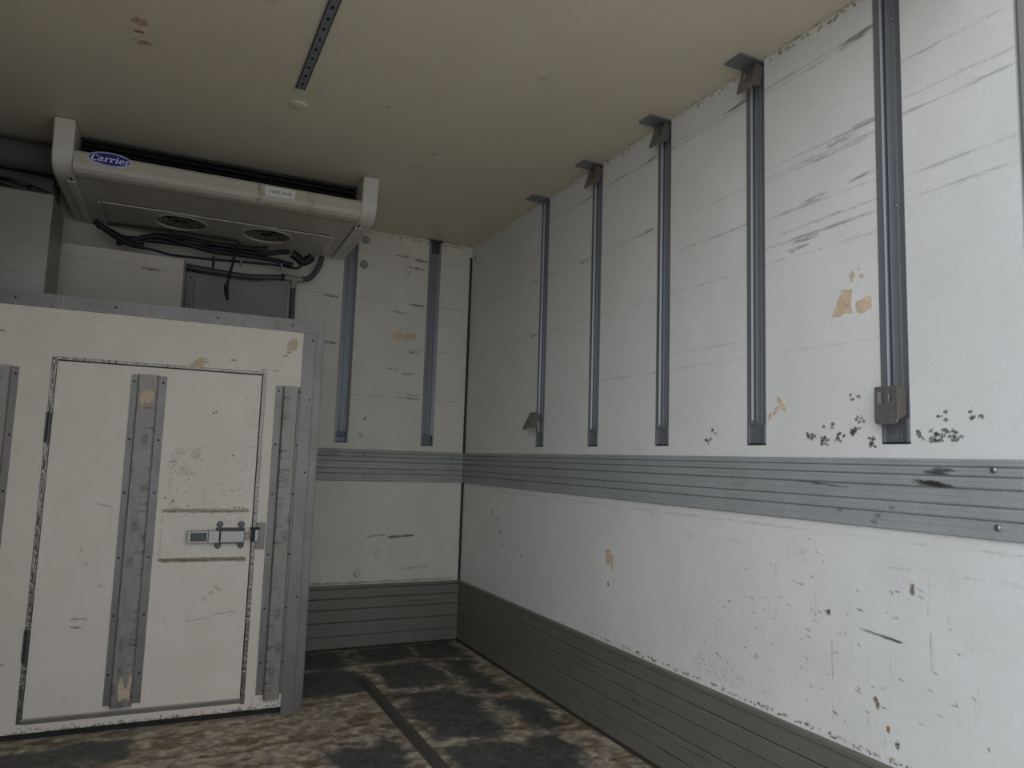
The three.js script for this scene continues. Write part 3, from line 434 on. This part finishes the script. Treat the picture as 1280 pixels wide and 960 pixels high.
// ---------------------------------------------------------------- low compartment with its door (x along its front, measured from its right corner)
{
  const c = thing('low_compartment', 'low white compartment with aluminium edging and a small door at the left front', 'compartment', [-1.02, 0, 0.865]);
  c.rotation.y = -2 * D2R;
  const X0 = -1.46, TOP = 1.582, D = 0.72, mapF = (g) => mapUV(g, (x, y) => [(x + 1.5) / 1.5, y / 1.6]);
  const f = rectShape(X0, -0.04, 0.024, 1.56); f.holes.push(rectPath(-0.957, -0.234, 0.07, 1.343));
  part('front_panel', mapF(extrude(f, 0.04).translate(0, 0, -0.04)), M.front, c);
  part('side_panel', mapF(bx(-0.04, -0.002, 0.0, 1.56, -D, -0.041)), M.front, c);
  part('top_panel', boxUV(bx(X0, -0.002, 1.56, 1.58, -D + 0.005, -0.041)), M.topDim, c);
  part('plinth', boxUV(bx(X0, -0.045, 0, 0.0235, -0.06, -0.012)), M.dark, c);
  const edge = part('top_edge', boxUV(merge([bx(X0, -0.0005, 1.53, TOP, -0.0005, 0.0035, 0.001), bx(X0, -0.0005, TOP - 0.002, TOP + 0.0015, -0.06, 0.0035, 0.001)])), M.alu, c);
  const post = part('corner_post', boxUV(merge([bx(-0.082, -0.0005, 0.0, 1.53, -0.0005, 0.0035, 0.001), bx(-0.004, 0.0015, 0.0, TOP - 0.002, -0.07, 0.0035, 0.001), bx(-0.033, -0.027, 0.0, 1.528, 0.003, 0.006, 0.001), bx(-0.06, -0.0005, 1.528, TOP, 0.0034, 0.0048, 0.0006)])), M.alu, c);
  for (const x of [-1.1, -0.78, -0.42, -0.13]) part('screw', new THREE.SphereGeometry(0.004, 8, 6).scale(1, 1, 0.5).translate(x, 1.556, 0.0035), M.dark, edge);
  for (const y of [0.45, 0.95, 1.25, 1.5]) part('screw', new THREE.SphereGeometry(0.004, 8, 6).scale(1, 1, 0.5).translate(-0.045, y, 0.0035), M.dark, post);
  // worn bright frame round the door
  const tr = (g) => boxUV(g);
  part('door_trim', tr(merge([bx(-0.968, -0.957, 0.057, 1.351, -0.03, 0.003, 0.0015), bx(-0.957, -0.9535, 0.07, 1.343, -0.03, -0.002)])), M.aluBright, c);
  part('door_trim', tr(merge([bx(-0.234, -0.219, 0.05, 1.351, -0.03, 0.003, 0.0015)])), M.aluBright, c);
  part('door_trim', tr(merge([bx(-0.957, -0.234, 1.3415, 1.353, -0.03, 0.003, 0.0015)])), M.aluBright, c);
  part('door_trim', tr(merge([bx(-0.957, -0.234, 0.054, 0.069, -0.03, 0.003, 0.0015)])), M.alu, c);
  // a worn rub rail: flat flanges with a raised hollow cap
  const flange = (x0, x1, y0, y1, z = 0) => boxUV(bx(x0, x1, y0, y1, z, z + 0.003, 0.0008));
  const cap = (x0, x1, y0, y1, z = 0) => mapUV(alongYb([[x0, z + 0.0028], [x0 + 0.002, z + 0.017], [x0 + 0.006, z + 0.0205], [x1 - 0.006, z + 0.0205], [x1 - 0.002, z + 0.017], [x1, z + 0.0028]], y0, y1), (x, y) => [(x - x0) / 0.13 + x0 * 3.1, y / 1.3 + x0]);
  const holes = (x0, x1, ys, parent, z = 0) => { for (const y of ys) for (const x of [x0, x1]) part('screw', new THREE.SphereGeometry(0.004, 8, 6).scale(1, 1, 0.5).translate(x, y, z + 0.003), M.dark, parent); };
  const YS = [0.2, 0.41, 0.62, 0.86, 1.06, 1.28];
  const rr = part('rub_rail', flange(-0.18, -0.0825, 0.078, 1.3), M.alu, c); part('rail_cap', cap(-0.152, -0.09, 0.06, 1.298), M.worn, rr); holes(-0.168, -0.086, YS, rr);
  const rl = part('rub_rail', flange(-1.19, -1.066, 0.086, 1.306), M.alu, c); part('rail_cap', cap(-1.163, -1.088, 0.08, 1.305), M.worn, rl); holes(-1.076, -1.076, YS, rl);
  // the door
  const d = part('door', mapUV(bx(-0.9515, -0.2365, 0.0715, 1.3385, -0.032, -0.0005, 0.002), (x, y) => [(x + 0.955) / 0.72, (y - 0.06) / 1.28]), M.door, c);
  d.userData.label = 'small white door with a rub rail and lever latch';
  part('rub_rail', flange(-0.706, -0.584, 0.092, 1.306), M.alu, d); part('rail_cap', cap(-0.684, -0.612, 0.085, 1.306), M.worn, d);
  holes(-0.696, -0.596, YS, d);
  for (const [y0, y1] of [[1.037, 1.147], [0.265, 0.377]]) part('hinge', boxUV(merge([...[0, 1, 2].map((k) => cyl(0.0075, (y1 - y0) / 3 - 0.002, 12).translate(-0.9575, y0 + (y1 - y0) * (k + 0.5) / 3, 0.0075)), bx(-0.97, -0.9575, y0, y1, 0.003, 0.0055, 0.0005)])), M.zincDark, d);
  // over-centre latch: base with four round ears, lever with an oblong hole, keeper on the frame
  const ear = (x, y) => cyl(0.0125, 0.003, 18).rotateX(Math.PI / 2).translate(x, y, 0.002);
  part('latch_base', boxUV(merge([bx(-0.368, -0.262, 0.672, 0.728, 0, 0.0035, 0.001), ...[[-0.355, 0.74], [-0.276, 0.74], [-0.358, 0.659], [-0.274, 0.659]].map(([x, y]) => ear(x, y)), bx(-0.366, -0.264, 0.716, 0.7205, 0, 0.022, 0.001), bx(-0.366, -0.264, 0.668, 0.6725, 0, 0.022, 0.001)])), M.zincDark, d);
  for (const [x, y] of [[-0.355, 0.742], [-0.276, 0.742], [-0.358, 0.657], [-0.274, 0.657]]) part('rivet', new THREE.SphereGeometry(0.005, 10, 6).scale(1, 1, 0.5).translate(x, y, 0.0035), M.screw, d);
  const lv = rectShape(-0.469, -0.395, 0.671, 0.717); lv.holes.push(rectPath(-0.457, -0.402, 0.68, 0.709));
  part('latch_lever', boxUV(merge([extrude(lv, 0.006, 0.0015).translate(0, 0, 0.016), bx(-0.395, -0.355, 0.67, 0.718, 0.013, 0.027, 0.002), bx(-0.351, -0.264, 0.672, 0.716, 0.013, 0.024, 0.002), cyl(0.015, 0.003, 20).rotateX(Math.PI / 2).translate(-0.291, 0.695, 0.0245)])), M.steel, d);
  part('latch_recess', boxUV(bx(-0.46, -0.4, 0.677, 0.712, 0.004, 0.013, 0.001)), M.zincDark, d);
  part('latch_bow', new THREE.TorusGeometry(0.013, 0.0035, 8, 20).scale(1, 0.8, 1).translate(-0.252, 0.697, 0.016), M.steel, d);
  const kp = part('latch_keeper', boxUV(merge([bx(-0.244, -0.206, 0.723, 0.728, 0.003, 0.024, 0.001), bx(-0.238, -0.228, 0.672, 0.727, 0.003, 0.022, 0.001)])), M.rubber, c);
  part('keeper_plate', boxUV(bx(-0.226, -0.209, 0.672, 0.722, 0.003, 0.02, 0.004)), M.steel, kp);
  part('backing_plate', boxUV(bx(-0.218, -0.185, 0.643, 0.746, 0.0005, 0.0045, 0.001)), M.alu, c);
  // torn paper on the front, the door rail
  scrap(c, [[[-0.508, 1.355], [-0.495, 1.375], [-0.472, 1.392], [-0.455, 1.385], [-0.458, 1.36], [-0.47, 1.353]]], (g) => g.translate(0, 0, 0.0002));
  scrap(c, [[[-0.145, 1.482], [-0.15, 1.46], [-0.137, 1.44], [-0.118, 1.452], [-0.106, 1.46], [-0.107, 1.498], [-0.128, 1.502]]], (g) => g.translate(0, 0, 0.0002));
  scrap(d, [[[-0.67, 1.225], [-0.665, 1.25], [-0.652, 1.245], [-0.64, 1.255], [-0.622, 1.238], [-0.625, 1.21], [-0.64, 1.196], [-0.655, 1.205], [-0.66, 1.19], [-0.672, 1.205]]], (g) => g.translate(0, 0, 0.0204));
  scrap(d, [[[-0.655, 0.105], [-0.66, 0.16], [-0.652, 0.2], [-0.644, 0.168], [-0.634, 0.15], [-0.622, 0.2], [-0.616, 0.18], [-0.622, 0.14], [-0.618, 0.11], [-0.635, 0.12]]], (g) => g.translate(0, 0, 0.0204));
}
function alongYb(pts, y0, y1) { return alongY([...pts].reverse(), y0, y1); }

// ---------------------------------------------------------------- cooling unit under the ceiling
{
  const u = thing('cooling_unit', 'white ceiling-hung cooling unit with dark slatted outlet, two fans and a blue oval badge', 'cooling unit', [-1.408, 2.1, 0.02]);
  u.rotation.y = -1.6 * D2R;
  const A = -0.572, B = 0.562, ZF = 0.715, mapE = (g) => mapUV(g, (x, y, z) => [(x - A) / 1.18, 1 - (ZF + 0.02 - z + Math.max(0, y - 0.01) * 0.2) / 0.76]);
  const base = rectShape(A, B, -0.64, -0.005); base.holes.push(rectPath(-0.497, 0.497, -0.385, -0.012));
  const under = extrude(base, 0.012).rotateX(Math.PI / 2).translate(0, 0.012, 0).scale(1, 1, -1);
  { const ix = flat(under), p = ix.attributes.position; for (let i = 0; i < p.count; i += 3) { const t = [p.getX(i), p.getY(i), p.getZ(i)]; p.setXYZ(i, p.getX(i + 1), p.getY(i + 1), p.getZ(i + 1)); p.setXYZ(i + 1, ...t); } ix.computeVertexNormals(); ix.translate(0, 0, 0); u.userData.under = undefined; delete u.userData.under; part('housing', mapE(merge([ix.translate(0, 0, 0), alongX([[0.635, 0], [0.672, 0], [0.695, 0.004], [0.71, 0.016], [0.717, 0.034], [0.717, 0.074], [0.712, 0.084], [0.702, 0.088], [0.69, 0.086], [0.69, 0.03], [0.665, 0.012], [0.635, 0.012]], A, B)])), M.evap, u); }
  // fan panel, set a little above the housing, with two round openings
  const fp = rectShape(-0.497, 0.497, 0.012, 0.385); const FX = [[-0.185, 0.25], [0.203, 0.25]];
  for (const [x, z] of FX) { const o = new THREE.Path(); o.absarc(x, z, 0.114, 0, Math.PI * 2, true); fp.holes.push(o); }
  part('fan_panel', mapE(extrude(fp, 0.007, 0, 1, 28).rotateX(Math.PI / 2).translate(0, -0.003, 0)), M.evap, u);
  for (const [x, z] of FX) {
    const ring = part('fan_collar', new THREE.LatheGeometry([[0.122, -0.0095], [0.119, -0.0135], [0.113, -0.015], [0.109, -0.012], [0.108, 0.0], [0.108, 0.05]].map(([a, b]) => new THREE.Vector2(a, b)), 40).translate(x, 0, z), M.evap, u);
    const gd = []; for (const q of [0.03, 0.055, 0.08, 0.1]) gd.push(new THREE.TorusGeometry(q, 0.0016, 6, 32).rotateX(Math.PI / 2).translate(x, -0.004, z));
    for (let k = 0; k < 6; k++) gd.push(cyl(0.0015, 0.212, 6).rotateZ(Math.PI / 2).rotateY(k * Math.PI / 6).translate(x, -0.003, z));
    part('fan_guard', gd, M.coil, ring);
    const bl = [cyl(0.03, 0.03, 18).translate(x, 0.04, z)]; for (let k = 0; k < 5; k++) bl.push(new THREE.BoxGeometry(0.062, 0.002, 0.05).rotateX(0.5).translate(0.06, 0, 0).rotateY(k * 1.2566).translate(x, 0.04, z));
    part('fan_blade', bl, M.coil, ring);
  }
  part('inner_case', boxUV(merge([bx(A, B, 0.075, 0.195, 0.0, 0.545)])), M.coil, u);
  // rounded end caps that rise to the ceiling
  const side = new THREE.Shape(); side.moveTo(0, -0.004); side.lineTo(0.6, -0.004); side.bezierCurveTo(0.68, -0.004, 0.712, 0.02, 0.722, 0.075); side.lineTo(0.735, 0.1955); side.lineTo(0.56, 0.1955); side.lineTo(0, 0.1955); side.closePath();
  const capG = (x0, x1) => extrude(side, x1 - x0, 0.008, 3, 16).rotateY(-Math.PI / 2).translate(x1, 0, 0);
  for (const [x0, x1, s] of [[A - 0.074, A - 0.001, 1], [B + 0.001, B + 0.074, -1]]) {
    const e = part('end_cap', boxUV(capG(x0, x1)), M.evapCap, u), xi = s > 0 ? x1 : x0;
    part('cap_rib', boxUV(merge([bx(xi - 0.03 * (s > 0 ? 1 : 0), xi + 0.03 * (s > 0 ? 0 : 1), -0.011, -0.003, 0.02, 0.6, 0.003)])), M.evapCap, e);
    for (const z of [0.645, 0.62]) part('screw', new THREE.SphereGeometry(0.007, 10, 6).scale(1, 0.5, 1).translate(xi - s * 0.014, -0.004, z - 0.02), M.dark, e);
    part('panel_clip', boxUV(bx(xi + s * 0.06 - 0.006, xi + s * 0.06 + 0.006, -0.008, 0.001, 0.02, 0.36, 0.003)), M.evapCap, e);
  }
  for (let k = 0; k < 5; k++) part('slat', boxUV(new RoundedBoxGeometry(B - A - 0.004, 0.004, 0.05, 1, 0.0015).rotateX(0.42).translate((A + B) / 2, 0.098 + k * 0.022, 0.585)), M.grille, u);
  // the badge: white rim, blue oval, white script
  const bm = texture(512, 192, (g, w, h) => {
    g.fillStyle = '#c9c9d2'; g.fillRect(0, 0, w, h); g.fillStyle = '#1d1b7c'; g.beginPath(); g.ellipse(w / 2, h / 2, w / 2 - 14, h / 2 - 12, 0, 0, 6.3); g.fill();
    g.strokeStyle = '#c9c9d6'; g.lineWidth = 4; g.beginPath(); g.ellipse(w / 2, h / 2, w / 2 - 24, h / 2 - 20, 0, 0, 6.3); g.stroke();
    g.fillStyle = '#e4e4ee'; g.font = 'italic bold 108px serif'; g.textAlign = 'center'; g.textBaseline = 'middle'; g.setTransform(1.12, 0, 0, 0.96, w / 2, h / 2 + 2); g.fillText('Carrier', 0, 0); g.setTransform(1, 0, 0, 1, 0, 0);
  });
  const bs = new THREE.Shape(); bs.absellipse(0, 0, 0.078, 0.029, 0, Math.PI * 2, false, 0);
  const bd = part('badge', mapUV(extrude(bs, 0.005, 0.001, 1, 24), (x, y) => [(x + 0.078) / 0.156, (y + 0.029) / 0.058]).translate(A + 0.125, 0.067, ZF + 0.001), std({ map: bm, roughness: 0.35 }), u);
  bd.userData.label = 'blue oval badge with white script';
  const sm2 = texture(256, 96, (g, w, h) => { g.fillStyle = '#d9d6cc'; g.fillRect(0, 0, w, h); g.fillStyle = 'rgba(70,68,66,0.75)'; g.font = 'bold 40px sans-serif'; g.textAlign = 'center'; g.textBaseline = 'middle'; g.fillText('TUBS 4028', w / 2, h / 2); });
  part('sticker', mapUV(bx(0.145, 0.27, 0.034, 0.075, ZF + 0.0015, ZF + 0.0026), (x, y) => [(x - 0.145) / 0.125, (y - 0.034) / 0.041]), std({ map: sm2, roughness: 0.5 }), u).userData.label = 'small pale sticker with grey characters';
}

// ---------------------------------------------------------------- panels, pipes and cables on top of the compartment
{
  const t = thing('switch_box', 'plain pale metal box standing on the compartment at the far left', 'box', [-2.25, 1.583, 0.6]);
  part('housing', boxUV(bx(-0.26, 0.197, 0.001, 0.412, -0.23, 0.1, 0.003)), M.sheet, t);
  part('lid_edge', boxUV(merge([bx(-0.258, 0.195, 0.412, 0.416, -0.228, 0.098, 0.001)])), M.zincDark, t);
  const cb = thing('cable_coil', 'black cable lying in loops on top of the pale metal box', 'cable', [-2.25, 1.999, 0.6]);
  part('loop', tube([[-0.2, 0.012, 0.0], [-0.12, 0.014, 0.07], [-0.02, 0.02, 0.05], [0.05, 0.026, -0.02], [0.13, 0.014, -0.04], [0.17, 0.014, 0.03], [0.11, 0.016, 0.07]], 0.011), M.rubber, cb);
  part('loop', tube([[-0.22, 0.034, -0.1], [-0.1, 0.04, 0.0], [0.0, 0.05, 0.03], [0.08, 0.034, 0.06], [0.15, 0.036, -0.02]], 0.01), M.rubber, cb);
  const p = thing('scuffed_board', 'scuffed white board standing on the compartment beside the pale metal box, below the cooling unit', 'board', [-1.822, 1.583, 0.215]);
  part('board_face', mapUV(bx(-0.25, 0.25, 0.001, 0.331, 0, 0.075, 0.003), (x, y) => [(x + 1.6) / BW, (y + 1.63) / H]), M.board, p);
  const ip = thing('gap_filler_pipes', 'added dark grey pipes standing in for the shade in the gap between cooling unit and left wall', 'filler_pipe', [-2.3, 2.026, 0.34]);  // invented pipes, put here to make the gap read as deep shade
  [[0.062, 0.1], [0.062, -0.02], [0.185, 0.12], [0.19, 0.0]].forEach(([y, z], k) => part('filler_pipe', cyl(0.06, 0.425, 18).rotateZ(Math.PI / 2 + 0.02 * (k - 1.5)).translate(-0.002, y, z), M.gapFill, ip));
  const q = thing('cover_plate', 'smooth grey cover plate on the end wall, under the drain hose', 'panel', [-1.31, 1.0, 0.001]);
  part('plate_face', boxUV(bx(-0.205, 0.245, 0, 0.918, 0, 0.028, 0.002)), M.greySheet, q);
  const fl = part('edge_flange', boxUV(bx(-0.243, -0.2055, 0, 0.92, 0, 0.033, 0.002)), M.greySheet, q);
  for (const y of [0.61, 0.75, 0.885]) part('screw', new THREE.SphereGeometry(0.005, 8, 6).scale(1, 1, 0.5).translate(-0.224, y, 0.033), M.dark, fl);
  part('top_rail', boxUV(bx(-0.245, 0.1, 0.921, 0.936, 0, 0.045, 0.002)), M.dark, q);
  const h = thing('drain_hose', 'grey drain hose curving from the cooling unit to a tee, then down the wall', 'hose', [-1.03, 1.62, 0.106]);
  const o = (pts) => pts.map(([x, y, z]) => [x + 1.03, y - 1.62, z - 0.1]);
  part('hose_run', tube(o([[-1.56, 1.932, 0.06], [-1.42, 1.925, 0.065], [-1.27, 1.921, 0.065], [-1.15, 1.935, 0.065], [-1.09, 1.943, 0.065]]), 0.015), M.hose, h);
  part('hose_bend', tube(o([[-1.0, 1.946, 0.065], [-0.965, 1.956, 0.065], [-0.935, 1.99, 0.065], [-0.915, 2.03, 0.065], [-0.9, 2.085, 0.065]]), 0.0145), M.hose, h);
  part('tee', [cyl(0.0155, 0.095, 16).rotateZ(Math.PI / 2).translate(-0.012, 0.323, -0.035), cyl(0.0165, 0.06, 16).translate(-0.012, 0.3, -0.035), cyl(0.018, 0.014, 16).translate(-0.012, 0.275, -0.035)], M.pvc, h);
  part('clamp', [cyl(0.018, 0.016, 16).rotateZ(Math.PI / 2).translate(-0.066, 0.323, -0.035)], M.rubber, h);
  part('downpipe', tube(o([[-1.042, 1.89, 0.065], [-1.04, 1.7, 0.065], [-1.038, 1.3, 0.065], [-1.036, 0.3, 0.065]]), 0.0145, 24), M.hose, h);
  const w = thing('cable_bundle', 'thick black cable bundle sagging along the wall under the cooling unit', 'cable', [-1.5, 2.0, 0.125]);
  const oo = (pts) => pts.map(([x, y, z]) => [x + 1.5, y - 2.0, z - 0.1]);
  part('cable', tube(oo([[-1.95, 2.062, 0.08], [-1.9, 2.045, 0.09], [-1.84, 2.018, 0.1], [-1.77, 2.022, 0.1], [-1.66, 2.026, 0.1], [-1.5, 2.028, 0.1], [-1.32, 2.034, 0.1], [-1.22, 2.036, 0.1], [-1.13, 2.058, 0.1], [-1.08, 2.066, 0.1]]), 0.012), M.rubber, w);
  part('cable', tube(oo([[-1.96, 2.07, 0.12], [-1.88, 2.02, 0.12], [-1.8, 1.985, 0.12], [-1.75, 1.99, 0.12]]), 0.014), M.rubber, w);
  part('cable', tube(oo([[-1.86, 1.978, 0.13], [-1.8, 2.01, 0.11], [-1.7, 2.046, 0.11], [-1.6, 2.032, 0.12], [-1.45, 2.01, 0.12], [-1.3, 2.012, 0.12], [-1.18, 2.012, 0.11], [-1.06, 2.0, 0.11]]), 0.012), M.rubber, w);
  part('cable', tube(oo([[-1.72, 2.05, 0.1], [-1.6, 2.06, 0.1], [-1.42, 2.046, 0.12], [-1.26, 2.052, 0.12], [-1.19, 2.064, 0.12]]), 0.011), M.rubber, w);
  part('cable', tube(oo([[-1.8, 1.975, 0.13], [-1.7, 1.972, 0.12], [-1.62, 1.966, 0.1], [-1.44, 1.972, 0.1], [-1.3, 1.981, 0.1], [-1.15, 1.99, 0.1], [-1.05, 1.986, 0.1], [-1.02, 2.0, 0.1], [-0.995, 2.06, 0.1]]), 0.0065), M.rubber, w);
  part('cable_tie', bx(0.184, 0.192, -0.04, 0.0, -0.016, 0.016, 0.002), M.pvc, w); part('cable_tie', bx(0.38, 0.388, -0.03, 0.012, -0.016, 0.018, 0.002), M.pvc, w);
  part('cable_tie', [bx(0.055, 0.067, -0.068, -0.012, -0.012, 0.012, 0.003)], M.rubber, w);
  const k = part('cable', tube(oo([[-1.07, 2.056, 0.12], [-1.04, 2.04, 0.12], [-1.01, 2.022, 0.12], [-0.98, 2.04, 0.12], [-0.97, 2.056, 0.12]]), 0.022), M.rubber, w);
  const dg = thing('hanging_cable', 'thin black cable hanging down from the right fan with a loose plug at its end', 'cable', [-1.355, 1.974, 0.205]);
  part('lead', tube([[-0.55, 0.083, -0.02], [-0.3, 0.09, -0.01], [0.0, 0.088, 0.0], [0.008, 0.06, 0.005], [0.004, 0.0, 0.01], [-0.006, -0.06, 0.01], [-0.014, -0.11, 0.01], [-0.02, -0.14, 0.01]], 0.0065), M.rubber, dg);
  part('plug', [cyl(0.011, 0.05, 12).rotateZ(0.12).translate(-0.02, -0.165, 0.01), cyl(0.0075, 0.03, 12).rotateZ(0.3).translate(-0.014, -0.2, 0.01)], M.rubber, dg);
  part('plug_tip', [cyl(0.006, 0.014, 10).rotateZ(0.3).translate(-0.008, -0.222, 0.01)], M.pvc, dg);
}

shadow(scene);
renderer.render(scene, camera);
